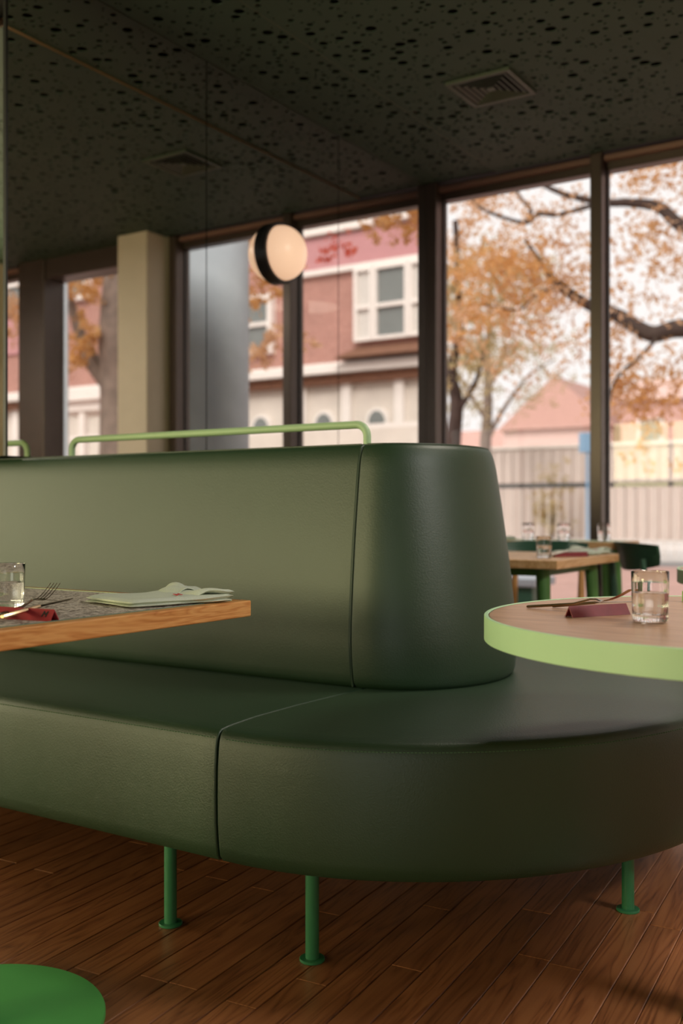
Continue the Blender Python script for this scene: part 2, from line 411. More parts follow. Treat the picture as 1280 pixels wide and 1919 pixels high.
# shell
G().box(3.7, 4.0, -5, 5.62, 0, HC + .2).build('wall_right', M['wall'], kind='structure')
G().box(-6.6, 4, -5.2, -5, 0, .3).box(-6.5, -3.2, -5.2, -5, .3, .75).box(-6.6, 4, -5.2, -5, 2.4, HC + .2).box(-6.6, -6.5, -5.2, -5, .3, 2.4).box(-3.2, -.1, -5.2, -5, .3, 2.4).box(3.3, 4, -5.2, -5, .3, 2.4).build('wall_back', M['wall'], kind='structure')
for kk, (xa_, xb_) in enumerate(((-6.5, -3.2), (-.1, 3.3))):
    zl = .75 if kk == 0 else .3
    wb = G().box(xa_, xb_, -5.14, -5.06, zl, zl + .05).box(xa_, xb_, -5.14, -5.06, 2.35, 2.4)
    nb = 3
    for q in range(nb + 1):
        xx = xa_ + (xb_ - xa_ - .05) * q / nb; wb.box(xx, xx + .05, -5.14, -5.06, zl + .05, 2.35)
    wb = wb.build('window_%d' % (8 + kk), M['bronze'], kind='structure')
    for q in range(nb):
        xx = xa_ + (xb_ - xa_ - .05) * q / nb; G().box(xx + .05, xx + (xb_ - xa_ - .05) / nb, -5.104, -5.097, zl + .05, 2.35).build('pane', M['pane'], wb)
# wall on the far left with a wide window
wl = G().box(-6.7, -6.55, -5, 2.4, 0, .5).box(-6.7, -6.55, -5, 2.4, 2.6, HC + .2).box(-6.7, -6.55, -5, -3.5, .5, 2.6).box(-6.7, -6.55, 2.15, 2.4, .5, 2.6).box(-6.7, -6.55, -1.1, -.25, .5, 2.6).build('wall_left', M['wall'], kind='structure')
wz = G()
for yy in (-3.5, -2.3, -1.15, -.25, .95, 2.10): wz.box(-6.66, -6.6, yy, yy + .05, .5, 2.6)
wz = wz.build('window_7', M['bronze'], kind='structure')
for y0, y1 in ((-3.45, -2.3), (-2.25, -1.15), (-.20, .95), (1.0, 2.10)): G().box(-6.634, -6.628, y0, y1, .5, 2.6).build('pane', M['pane'], wz)
# mirror-clad core: its front corner stands above the bench
core = G().box(-6.55, MX - .012, 2.327, 2.96, 1.1375, HC + .06).box(-6.55, MX - .012, 2.96, 5.62, 0, HC + .06).build('wall_core', M['black'], kind='structure')
py = [2.315, 3.361, 4.399, WY - .035]
for a, b in zip(py[:-1], py[1:]):
    zb = 1.1375 if a < 2.5 else 0
    if a < 2.5:
        G().box(MX - .011, MX, a + .0030, b - .0030, zb, HC + .010).build('mirror_panel', M['mirror'], core)
    else:
        G().box(MX - .011, MX, a + .0030, b - .0030, zb, HC + .010).build('mirror_panel', M['mirror'], core)
for i in range(3):
    x1 = MX - .012 - i * 1.03
    G().box(x1 - 1.026, x1, 2.314, 2.326, 1.1375, HC + .010).build('mirror_panel', M['mirror'], core)
G().box(MX - .010, MX + .004, 2.306, 2.3145, 1.1375, HC + .010).build('corner_profile', M['black'], core)

# ================================================================== BANQUETTE
bq = thing('banquette', 'long dark green leather banquette with rounded end on slim green metal legs', 'banquette', (0, 0, 0))
YC = 2.65
def arc_offset(d, rr=.005):
    if d >= rr: return 0.0
    q = 1 - d / rr; return rr * (1 - math.sqrt(max(0, 1 - q * q)))
def inset(prof, e):
    """move an open profile (half width, z) inward by e"""
    if e <= 0: return list(prof)
    out = []; n = len(prof)
    for i, (b, z) in enumerate(prof):
        b0, z0 = prof[max(i - 1, 0)]; b1, z1 = prof[min(i + 1, n - 1)]
        dx, dz = b1 - b0, z1 - z0; L = math.hypot(dx, dz) or 1
        out.append((max(b - dz / L * e, 0), z + dx / L * e))
    return out
def straight(prof, x0, x1):
    """profile (half width, z) from the bottom centre round to the top centre, both sides, along X"""
    rings = []
    ds = [0, .0004, .001, .002, .0035, .005]; L = x1 - x0
    xs = [x0 + d for d in ds] + [x0 + L * k / 24 for k in range(1, 24)] + [x1 - d for d in reversed(ds)]
    for x in xs:
        p = inset(prof, arc_offset(min(x - x0, x1 - x)))
        ring = [(x, YC - b, z) for b, z in p] + [(x, YC + b, z) for b, z in reversed(p[1:-1])]
        rings.append(ring)
    return G().loft(rings)
def rounded(prof, xs_, xc, ratio, seg=72):
    """the rounded end: a short straight run then half an ellipse"""
    rings = []
    for d in [0, .0004, .001, .002, .0035, .005]:
        x = xs_ + d; p = inset(prof, arc_offset(d)); rings.append([(x, YC - b, z) for b, z in p])
    for k in range(seg + 1):
        ph = -PI / 2 + PI * k / seg
        rings.append([(xc + ratio(z) * b * math.cos(ph), YC + b * math.sin(ph), z) for b, z in prof])
    for d in reversed([0, .0004, .001, .002, .0035, .005]):
        x = xs_ + d; p = inset(prof, arc_offset(d)); rings.append([(x, YC + b, z) for b, z in p])
    g = G().loft(rings, cap=False, closed=False)
    p = inset(prof, .005)
    g.add([(xs_, YC - b, z) for b, z in p] + [(xs_, YC + b, z) for b, z in reversed(p[1:-1])], [tuple(range(2 * len(p) - 2))])
    return g
# seat: half width .935
HB = .935
seat_prof = [(0, .190), (HB - .06, .184), (HB - .030, .180), (HB - .014, .184), (HB - .005, .195), (HB - .001, .22), (HB + .003, .27), (HB + .004, .33), (HB + .003, .39), (HB, .43),
             (HB - .003, .448), (HB - .007, .459), (HB - .012, .4665), (HB - .020, .4705), (HB - .05, .474), (HB - .14, .478), (HB - .3, .478), (.4, .474), (.2, .470), (0, .470)]
sx, sxc = -1.432, -1.415
SR = .845 / .935
XL = -4.2
seat_l = straight(seat_prof, XL, sx - .004).build('seat', M['leather'], bq, 35)
seat_r = rounded(seat_prof, sx, sxc, lambda z: SR).build('seat', M['leather'], bq, 35); seat_r['label'] = 'rounded end seat cushion'
# backrest: tapers from .355 to .295 half width
def back_w(z):
    q = (z - .47) / .66
    return .355 - .060 * q + .010 * math.sin(PI * q) - .022 * max(0, 1 - q / .26) ** 2 - .010 * max(0, (q - .90) / .10) ** 2
zz = [.49, .51, .53, .55, .575, .6, .65, .7, .75, .8, .85, .9, .95, 1.0, 1.03, 1.06, 1.075, 1.09, 1.10]
back_prof = [(0, .465), (back_w(.47) - .03, .466), (back_w(.47) - .012, .470), (back_w(.48) - .003, .480)] + [(back_w(z), z) for z in zz] + \
            [(back_w(1.115) - .001, 1.115), (back_w(1.12) - .004, 1.1235), (back_w(1.13) - .009, 1.129), (back_w(1.13) - .016, 1.1315), (.2, 1.134), (0, 1.135)]
bx, bxc = -1.462, -1.445
def bratio(z):
    f = min(1, max(0, (z - .47) / .66)); return (.284 - (.284 - .197) * f) / (.355 - .060 * f)
back_l = straight(back_prof, XL, bx - .004).build('backrest', M['leather'], bq, 35)
back_r = rounded(back_prof, bx, bxc, bratio).build('backrest', M['leather'], bq, 35); back_r['label'] = 'rounded end backrest'
# stitching: single stitches along the top seams
def stitch_row(path, nrm, name, parent):
    g = G()
    for (p, q), n in zip(path, nrm):
        d = (q - p).normalized(); a = Vector(n).normalized(); b = d.cross(a)
        vs = [pt + a * o + b * s * .0011 for pt in (p, q) for (o, s) in ((-.0008, -1), (.0010, -.6), (.0010, .6), (-.0008, 1))]
        g.add(vs, [(0, 1, 2, 3), (7, 6, 5, 4), (0, 4, 5, 1), (1, 5, 6, 2), (2, 6, 7, 3), (3, 7, 4, 0)])
    return g.build(name, M['stitch'], parent, kind='stuff')
zs_, bs_ = .4525, HB - .0042
path = []; nr = []
x = -2.6
while x < sx - .02:
    path.append((Vector((x, YC - bs_, zs_)), Vector((x + .0058, YC - bs_, zs_)))); nr.append((0, -1, .15)); x += .0085
stitch_row(path, nr, 'stitching', seat_l)
path = []; nr = []; ph = -PI / 2
def ep(ph, b=bs_): return Vector((sxc + SR * b * math.cos(ph), YC + b * math.sin(ph), zs_))
while ph < .5:
    path.append((ep(ph), ep(ph + .0064))); nr.append((math.cos(ph) / SR, math.sin(ph), .15)); ph += .0093
stitch_row(path, nr, 'stitching', seat_r)
# piping along the top edges and beside the seam of the backrest
pb = back_w(1.13) - .010
G().tube([(XL + .02, YC - pb, 1.1300)] + [(XL + k * .2, YC - pb, 1.1300) for k in range(1, 13)] + [(bx - .012, YC - pb, 1.1300)], .0028, 6).build('piping', M['leather'], back_l, 60)
pts = [(bx + .008, YC - pb, 1.130)] + [(bxc + bratio(1.13) * pb * math.cos(-PI / 2 + PI * k / 60), YC + pb * math.sin(-PI / 2 + PI * k / 60), 1.130) for k in range(61)]
G().tube(pts, .0028, 6).build('piping', M['leather'], back_r, 60)
pv = [(bx - .0045, YC - back_w(z) + .004, z) for z in (.475, .5, .6, .7, .8, .9, 1.0, 1.08, 1.118)]
G().tube(pv, .0035, 8).build('seam_piping', M['leather'], back_l, 60)
# steel frame under the seat and the legs
G().bbox(XL + .1, -1.5, YC - .82, YC + .82, .168, .186, .003, 1).build('under_frame', M['gap'], bq)
def leg(x, y):
    o = G().tube([(x, y, .006), (x, y, .19)], .0145, 20).build('leg', M['leg'], bq, 40)
    G().lathe([(0, 0), (.026, 0), (.027, .001), (.027, .005), (.026, .006), (.0145, .006)], x, y, 28, cap=False).build('flange', M['leg'], o, 40)
for (x, y) in ((-1.600, 1.748), (-1.222, 1.772), (-.745, 2.40), (-2.6, 1.748), (-.90, 3.30), (-1.60, 3.55), (-2.6, 3.55), (-3.5, 1.748), (-3.5, 3.55)): leg(x, y)
# green rail on top of the backrest
xa, xb, yr, zt, rb = -2.753, -1.532, 2.50, 1.197, .035
rp = [(xa, yr, 1.12)] + [(xa, yr, zt - rb)] + [(xa + rb - rb * math.cos(PI / 2 * k / 8), yr, zt - rb + rb * math.sin(PI / 2 * k / 8)) for k in range(1, 9)] + \
     [(xb - rb + rb * math.sin(PI / 2 * k / 8), yr, zt - rb + rb * math.cos(PI / 2 * k / 8)) for k in range(0, 9)] + [(xb, yr, 1.12)]
G().tube(rp, .0115, 16).build('handrail', M['rail'], bq, 60)['label'] = 'pale green tubular rail on top'

# ================================================================== LEFT TABLE
TZ = .75
lt = thing('dining_table', 'oak edged table with speckled stone inlay in front of the banquette', 'table', (0, 0, 0))
X0, X1, Y0, Y1 = -2.76, -1.400, .610, 1.792
e = .030
fr = G().bbox(X1 - e, X1, Y0, Y1, TZ - .036, TZ, .003).build('edge_board', M['oak_edge'], lt)
G().bbox(X0, X0 + e, Y0, Y1, TZ - .036, TZ, .003).build('edge_board', M['oak_edge'], lt)
M['oak_edge_x'] = wood('oiled_oak_edge_cross', (130, 82, 40), (160, 104, 52), (180, 124, 68), .45, 0, 11, .15, bump=.0003)
G().bbox(X0 + e, X1 - e - .0004, Y1 - e, Y1, TZ - .036, TZ, .003).build('edge_board', M['oak_edge_x'], lt)
G().bbox(X0 + e, X1 - e - .0004, Y0, Y0 + e, TZ - .036, TZ, .003).build('edge_board', M['oak_edge_x'], lt)
G().box(X0 + e + .004, X1 - e - .0045, Y0 + e + .004, Y1 - e - .0045, TZ - .03, TZ + .0002).build('stone_inlay', M['speckle'], lt)
G().box(X0 + e + .0004, X1 - e - .0008, Y1 - e - .0042, Y1 - e - .0004, TZ - .03, TZ + .0012).build('inlay_strip', M['strip'], lt)
G().box(X1 - e - .0044, X1 - e - .0006, Y0 + e + .0004, Y1 - e - .0048, TZ - .03, TZ + .0010).build('inlay_strip', M['greenstrip'], lt)
for cx in (-1.586, -2.57):
    b = G().lathe([(0, 0), (.239, 0), (.241, .002), (.241, .009), (.239, .012), (0, .012)], cx, 1.198, 96, cap=False).build('base_plate', M['disc'], lt, 40)
    G().lathe([(.04, .012), (.04, TZ - .04), (.12, TZ - .04), (.12, TZ - .036)], cx, 1.198, 32).build('pedestal', M['disc'], lt, 40)

# ================================================================== ROUND TABLES
def round_table(label, cx, cy, r=.489, seg=128):
    o = thing('round_table', label, 'table', (cx, cy, 0), 'round tables with pale green rims')
    G().lathe([(0, TZ - .030), (r - .0015, TZ - .030), (r - .0015, TZ - .001), (r - .003, TZ), (0, TZ)], 0, 0, seg, cap=False).build('tabletop', M['oak_top'], o, 30)
    G().lathe([(r - .001, TZ - .046), (r + .006, TZ - .046), (r + .007, TZ - .045), (r + .007, TZ), (r + .006, TZ + .001), (r, TZ + .001), (r - .001, TZ)], 0, 0, seg, cap=False).build('edge_band', M['band'], o, 30)
    G().lathe([(.22, TZ - .034), (.22, TZ - .030), (.04, TZ - .030)], 0, 0, 48).build('top_plate', M['band'], o, 30)
    G().lathe([(.038, .012), (.038, TZ - .031)], 0, 0, 32).build('pedestal', M['band'], o, 30)
    G().lathe([(0, 0), (.119, 0), (.121, .002), (.121, .009), (.119, .012), (0, .012)], 0, 0, 64, cap=False).build('base_plate', M['band'], o, 30)
    return o
RT = (-.381, 1.992)
rt = round_table('round oak topped table with thick pale green rim at the banquette end', *RT)
rt2 = dup(rt, (-.46, 3.70, 0), .6, 'second round pale green rimmed table, farther back behind the tumbler')

# ================================================================== TABLEWARE
def tumbler(label, x, y, z, rz=0, h=.091, water=.052, group='water tumblers', full=True):
    o = thing('drinking_glass', label, 'glass', (x, y, z), group, rz)
    R_ = .0330
    def wob(a, zz):
        k = max(0, 1 - abs(zz - .009) / .012); return .022 * k * math.cos(20 * a) if zz < .03 else .0015 * math.cos(20 * a)
    prof = [(0, .0006), (.022, .0004), (.0280, .0012), (.0302, .004), (.0308, .009), (.0306, .015), (.0312, .022), (.0318, .04), (R_ - .0004, .07), (R_, h - .001), (R_ - .0008, h), (R_ - .0018, h - .0005),
            (R_ - .0022, h - .004), (.0300, .06), (.0294, .03), (.0290, .018), (.0270, .0145), (.018, .0135), (0, .0132)]
    b = G().lathe(prof, 0, 0, 120, cap=False, wob=wob).build('glass_body', M['glass'], o, 50)
    if full:
        wp = [(0, .0131), (.0181, .0134), (.0271, .0144), (.0291, .0179), (.0295, .03), (.0299, water), (.0296, water + .0008), (.028, water + .0001), (0, water)]
        G().lathe(wp, 0, 0, 80, cap=False, wob=lambda a, zz: .0012 * math.cos(20 * a)).build('water', M['water'], o, 50)
    return o
g1 = tumbler('ribbed water tumbler on the speckled table', -1.698, 1.373, TZ + .0004)
g2 = tumbler('ribbed water tumbler on the round oak table', -.527, 1.826, TZ + .0004, .2)

def frame_from(p0, p1):
    p0, p1 = Vector(p0), Vector(p1); L = (p1 - p0).length
    return p0, p1, L
def cutlery(name, label, p0, p1, kind, mat, mat2=None, dip=.004):
    """fork or knife from handle end p0 to tip p1 (world), built in local coordinates"""
    p0, p1, L = frame_from(p0, p1); a = math.atan2(p1.y - p0.y, p1.x - p0.x)
    o = thing(name, label, name, tuple(p0), 'cutlery on the tables', a)
    Lh = math.hypot(p1.x - p0.x, p1.y - p0.y); dz = p1.z - p0.z
    def strip(st):
        rings = []
        for (x, z, hw, th) in st: rings.append([(x, -hw, z), (x, -hw * .6, z + th / 2), (x, hw * .6, z + th / 2), (x, hw, z), (x, hw * .6, z - th / 2), (x, -hw * .6, z - th / 2)])
        return G().loft(rings)
    if kind == 'fork':
        zr = dip
        strip([(0, 0, .0055, .004), (.004, .0004, .0065, .0055), (Lh * .3, zr * .40, .0058, .0055), (Lh * .45, zr * .62, .0048, .005), (Lh * .47, zr * .66, .0036, .0045), (Lh * .62, zr * 1.0 + .004, .0030, .0035)]).build('handle', mat, o, 40)
        h = strip([(Lh * .615, zr * 1.0 + .004, .0030, .0035), (Lh * .68, zr * 1.1 + .003, .0048, .003), (Lh * .74, zr * 1.1, .0115, .0024), (Lh * .765, zr * 1.12 + .0008, .0126, .0022), (Lh * .775, zr * 1.12 + .0015, .0126, .0020)]).build('head', mat2 or mat, o, 40)
        for k in range(4):
            yy = -.0105 + k * .0070; st = []
            for q in range(7):
                f = q / 6; x = Lh * (.77 + .23 * f); z = zr * 1.12 + .0015 + (dz - zr * 1.12 - .0015) * (f ** 1.35)
                st.append((x, z, .0014 * (1 - .3 * f), .0020))
            rr = [[(x, yy - hw, z), (x, yy, z + th / 2), (x, yy + hw, z), (x, yy, z - th / 2)] for x, z, hw, th in st]
            G().loft(rr).build('tine', mat, o, 40)
    else:
        m_ = .5
        strip([(0, 0, .0045, .005), (.004, dz * .02, .0056, .0065), (Lh * .25, dz * .3, .0056, .0065), (Lh * m_, dz * .62, .0045, .0055)]).build('handle', mat, o, 40)
        strip([(Lh * (m_ - .01), dz * .61, .0045, .0045), (Lh * .55, dz * .66, .0075, .002), (Lh * .8, dz * .85, .0085, .0018), (Lh * .93, dz * .95, .0075, .0016), (Lh, dz, .0015, .001)]).build('blade', mat2 or mat, o, 40)
    return o
def M_shape(s):
    """letter M as flat strokes, unit height, in x-z; slightly slanted"""
    g = G(); t_ = .0006
    def stroke(x0, z0, x1, z1, w_): g.add([(x0, -t_, z0), (x0 + w_, -t_, z0), (x1 + w_, -t_, z1), (x1, -t_, z1), (x0, 0, z0), (x0 + w_, 0, z0), (x1 + w_, 0, z1), (x1, 0, z1)],
                                             [(0, 1, 2, 3), (7, 6, 5, 4), (0, 4, 5, 1), (1, 5, 6, 2), (2, 6, 7, 3), (3, 7, 4, 0)])
    stroke(0, 0, .18 * s, s, .24 * s); stroke(.18 * s, s, .52 * s, .35 * s, .22 * s); stroke(.52 * s, .35 * s, .92 * s, s, .16 * s); stroke(.74 * s, 0, .92 * s, s, .24 * s)
    return g
def cutlery_rest(label, pa, pb, h, hw, mat, logo=None):
    """folded leather card standing like a tent, ridge from pa to pb"""
    pa, pb = Vector(pa), Vector(pb); L = (pb - pa).length; a = math.atan2(pb.y - pa.y, pb.x - pa.x)
    o = thing('cutlery_rest', label, 'cutlery rest', tuple(pa), 'folded red cutlery rests', a)
    t_ = .0018
    for s in (-1, 1):
        G().add([(0, s * hw, 0), (L, s * hw, 0), (L, 0, h), (0, 0, h), (0, s * (hw - t_ * 1.4), 0), (L, s * (hw - t_ * 1.4), 0), (L, 0, h - t_ * 1.8), (0, 0, h - t_ * 1.8)],
                [(0, 1, 2, 3), (7, 6, 5, 4), (0, 4, 5, 1), (1, 5, 6, 2), (2, 6, 7, 3), (3, 7, 4, 0)]).build('side_flap', mat, o)
    if logo:
        g = M_shape(.0115); th = math.atan2(hw, h)
        o2 = g.build('letter_mark', M['black_ink'], o); o2.rotation_euler = (-th, 0, 0)
        o2.location = (L - .0235, -hw * .66 - .0001, h * .34); o2['label'] = 'black letter M'
    return o
cutlery_rest('bright red folded cutlery rest with black letter on the speckled table', (-1.625, 1.236, TZ + .0004), (-1.435, 1.262, TZ + .0004), .0205, .0130, M['red_card'], True)
cutlery_rest('wine red folded cutlery rest on the round oak table', (-.678, 1.826, TZ + .0004), (-.607, 1.944, TZ + .0004), .0205, .0125, M['red_dull'])
cutlery('fork', 'champagne fork propped on the wine red rest of the round table', (-.812, 1.951, TZ + .0035), (-.590, 1.921, .800), 'fork', M['gold'], M['steel'], .0185)
cutlery('knife', 'slim knife lying behind the fork on the round table', (-.772, 1.988, TZ + .004), (-.580, 1.955, TZ + .0245), 'knife', M['gold'], M['steel'])
cutlery('fork', 'dark tined fork on the bright red rest of the speckled table', (-1.525, 1.192, TZ + .0060), (-1.598, 1.407, .803), 'fork', M['darkmetal'], M['steel'], .0165)
cutlery('knife', 'rose gold knife crossing the bright red rest of the speckled table', (-1.480, 1.183, TZ + .012), (-1.535, 1.395, TZ + .0260), 'knife', M['gold'], M['darkmetal'])

# folded linen napkin on the speckled table: three wavy layers and a raised flap
def cloth_layer(g, W, D, z0, zf, nx=22, ny=22, th=.0035, skew=0.0):
    top = []; bot = []
    for j in range(ny + 1):
        for i in range(nx + 1):
            u, v = i / nx, j / ny
            ed = min(u, 1 - u, v, 1 - v) * 14; rd = min(1, ed) ** .5
            x = (u - .5) * W + skew * (v - .5) + .003 * math.sin(7 * v + z0 * 900); y = (v - .5) * D + .003 * math.sin(6 * u + z0 * 700)
            z = z0 + zf(u, v); top.append((x, y, z + th * (.35 + .65 * rd))); bot.append((x, y, z - th * .2 * rd))
    n = nx + 1; o = len(top); fs = []
    for j in range(ny):
        for i in range(nx):
            a = j * n + i; fs += [(a, a + 1, a + n + 1, a + n), (o + a + n, o + a + n + 1, o + a + 1, o + a)]
    bd = [i for i in range(n)] + [j * n + nx for j in range(1, ny + 1)] + [ny * n + i for i in range(nx - 1, -1, -1)] + [j * n for j in range(ny - 1, 0, -1)]
    fs += [(bd[k], o + bd[k], o + bd[(k + 1) % len(bd)], bd[(k + 1) % len(bd)]) for k in range(len(bd))]
    return g.add(top + bot, fs)
nk = thing('napkin', 'pale green linen napkin loosely folded at the corner of the speckled table', 'napkin', (-1.532, 1.640, TZ + .001), 'linen napkins', math.radians(-12))
wv = lambda a: (lambda u, v: .0015 * math.sin(5 * u + a) * math.sin(4 * v + a) + a * .0006)
def soft_fold(g, W, D, z0, th, zf, skew, nx=26, ny=30, seed=0):
    """a folded thickness of linen with round closed edges"""
    rings = []
    for j in range(ny + 1):
        v = j / ny; e = min(v, 1 - v) * ny
        k = min(1, (e + .15) / 2.2) ** .5; y = (v - .5) * D
        hw = W / 2 * (.97 + .03 * k) + .0025 * math.sin(9 * v + seed); ring = []
        for i in range(nx):
            u = i / (nx - 1); ring.append((u, 1))
        for i in range(nx - 2, 0, -1): ring.append((i / (nx - 1), -1))
        out = []
        for u, sgn in ring:
            q = min(1, min(u, 1 - u) * (nx - 1) / 2.4); q = math.sqrt(1 - (1 - q) ** 2)
            x = (u - .5) * 2 * hw + skew * (v - .5) + .002 * math.sin(14 * v + 3 * u + seed)
            out.append((x, y + .004 * math.sin(5 * u + seed), z0 + zf(u, v) + (th / 2) * (1 + sgn * q * k)))
        rings.append(out)
    return g.loft(rings)
soft_fold(G(), .192, .245, .0, .0065, lambda u, v: .0004 * math.sin(8 * u) ** 2 + .004 * max(0, v - .75), .02).build('folded_layer', M['napkin'], nk, 50)
soft_fold(G(), .190, .243, .0040, .0125, lambda u, v: .0012 * math.sin(9 * v) * math.sin(6 * u + 1) + .012 * max(0, v - .55) ** 1.1 * (.6 + .6 * math.sin(3.4 * u + 2.0)) + .0025 * max(0, math.sin(22 * u + 5 * v)) * max(0, v - .3), .026, seed=1.3).build('folded_layer', M['napkin'], nk, 50)
soft_fold(G(), .150, .085, .0, .0100, lambda u, v: .0045 * math.sin(7 * u + 1) - .012 * (1 - min(1, v * 1.6)) ** 2 + .003 * math.sin(5 * v), .03, seed=2.2).build('folded_layer', M['napkin'], nk, 50).location = (.016, .078, .0150)
fl_rings = []
for k in range(15):
    a = PI * k / 14; fl_rings.append(k)
g = G(); n = 14
def flap(u, v): return (-.080 + .085 * u + .010 * v, .060 + .060 * v - .02 * u, .014 + .020 * math.sin(PI * min(1, v * 1.05)) * (1 - .25 * u) + .003 * math.sin(6 * u))
tp = [flap(i / n, j / n) for j in range(n + 1) for i in range(n + 1)]; bt = [(x, y, z - .0022) for x, y, z in tp]
m = n + 1; o_ = len(tp); fs = []
for j in range(n):
    for i in range(n):
        a = j * m + i; fs += [(a, a + 1, a + m + 1, a + m), (o_ + a + m, o_ + a + m + 1, o_ + a + 1, o_ + a)]
bd = list(range(m)) + [j * m + n for j in range(1, n + 1)] + [n * m + i for i in range(n - 1, -1, -1)] + [j * m for j in range(n - 1, 0, -1)]
fs += [(bd[k], o_ + bd[k], o_ + bd[(k + 1) % len(bd)], bd[(k + 1) % len(bd)]) for k in range(len(bd))]
g.add(tp + bt, fs).build('raised_flap', M['napkin'], nk, 60)
g = M_shape(.017); em = g.build('embroidered_mark', M['red_thread'], nk); em.rotation_euler = (-PI / 2 + .1, 0, math.radians(95)); em.location = (.070, -.006, .0185); em['label'] = 'small red embroidered letter'

# small fan-folded napkin at the right edge of the round table
fn = thing('napkin', 'small fan folded green and white napkin at the edge of the round table', 'napkin', (-.540, 2.300, TZ + .001), 'linen napkins')
M['napkin_green'] = plain('light_green_linen', (150, 190, 118), .9, spec=.1)
for k in range(9):
    a = math.radians(200 + k * 16); r0, r1 = .006, .052
    c0, s0, c1, s1 = math.cos(a), math.sin(a), math.cos(a + .22), math.sin(a + .22); hgt = .030 - .002 * abs(k - 4)
    G().add([(r0 * c0, r0 * s0, 0), (r1 * c0, r1 * s0, 0), (r1 * c0, r1 * s0, hgt), (r0 * c0, r0 * s0, .018), (r0 * c1, r0 * s1, 0), (r1 * c1, r1 * s1, 0), (r1 * c1, r1 * s1, hgt * .9), (r0 * c1, r0 * s1, .016)],
            [(0, 1, 2, 3), (7, 6, 5, 4), (0, 4, 5, 1), (1, 5, 6, 2), (2, 6, 7, 3), (3, 7, 4, 0)]).build('pleat', M['napkin'] if k % 2 else M['napkin_green'], fn)

# ================================================================== WALL LAMP AND CEILING VENT
la = thing('wall_lamp', 'round black rimmed wall lamp with glowing opal dome on the mirror', 'lamp', (MX + .001, 3.875, 2.160))
def xlathe(prof, seg=64):
    g = G().lathe([(r, x) for r, x in prof], 0, 0, seg, cap=False); g.v = [(z, y, -x) for x, y, z in g.v]; return g
xlathe([(0, 0), (.143, 0), (.143, .030), (.141, .032), (.128, .032), (.128, .026), (0, .026)]).build('rim', M['black'], la, 40)
xlathe([(.127 * math.cos(PI / 2 * k / 14), .028 + .109 * math.sin(PI / 2 * k / 14)) for k in range(15)]).build('opal_dome', M['opal'], la, 60)

vt = thing('ceiling_vent', 'square grey green ceiling air vent with nested louvres', 'vent', (-1.945, 4.25, HC))
hs = .155
def ringbox(g, a, b, z0, z1, zi0=None, zi1=None):
    zi0 = z0 if zi0 is None else zi0; zi1 = z1 if zi1 is None else zi1
    vs = []
    for (r, za, zb) in ((a, z0, z1), (b, zi0, zi1)):
        for z in (za, zb): vs += [(-r, -r, z), (r, -r, z), (r, r, z), (-r, r, z)]
    fs = []
    for k in range(4):
        j = (k + 1) % 4
        fs += [(k, j, 4 + j, 4 + k), (8 + k, 12 + k, 12 + j, 8 + j), (k, 8 + k, 8 + j, j), (4 + k, 4 + j, 12 + j, 12 + k)]
    return g.add(vs, fs)
ringbox(G(), hs, hs - .022, -.013, -.0005).build('vent_frame', M['vent'], vt)
for k in range(4):
    a = hs - .032 - k * .027; ringbox(G(), a, a - .013, -.0125, -.0112, -.0075, -.0062).build('louvre', M['vent'], vt)
G().box(-.018, .018, -.018, .018, -.012, -.009).build('centre_plate', M['vent'], vt)
G().box(-hs + .02, hs - .02, -hs + .02, hs - .02, -.0035, -.0008).build('backing', M['void'], vt)

tb = thing('tube_lamp', 'short white glowing tube lamp on the far left wall', 'lamp', (-6.548, -.487, 1.55))
G().tube([(.035, 0, 0), (.035, 0, .48)], .020, 16).build('tube', M['tube'], tb, 60)
G().bbox(0, .03, -.012, .012, .02, .46, .003, 1).build('bracket', M['black'], tb)
# ================================================================== BACK OF THE ROOM
def rect_table(name, label, x0, x1, y0, y1, z, legmat):
    cx, cy = (x0 + x1) / 2, (y0 + y1) / 2
    o = thing(name, label, 'table', (cx, cy, 0), 'oak tables by the windows'); a, b = (x1 - x0) / 2, (y1 - y0) / 2
    G().bbox(-a, a, -b, b, z - .036, z, .003).build('tabletop', M['oak_light'], o)
    for sx_, sy_ in ((-1, -1), (1, -1), (1, 1), (-1, 1)):
        px, py_ = sx_ * (a - .10), sy_ * (b - .10)
        G().tube([(px + sx_ * .03, py_ + sy_ * .03, 0), (px, py_, z - .036)], [.018, .03], 16).build('leg', legmat, o, 40)
    G().box(-a + .09, a - .09, -b + .09, b - .09, z - .07, z - .036).build('apron', legmat, o)
    return o
rect_table('dining_table', 'oak table on green legs by the street windows, beyond the bench end', -2.23, -1.475, 3.845, 4.62, TZ, M['chair_green'])
rect_table('dining_table', 'higher table close against the street windows, behind a dark green chair', -2.55, -1.59, 4.985, 5.32, .79, M['chair_green'])
for o in list(C.objects):
    if o.name == 'dining_table.002': G().box(-.455, .455, -.142, .142, .7885, .7904).build('pale_reflection', M['strip'], o)  # pale sheet: the window's reflection on the tabletop put into its colour

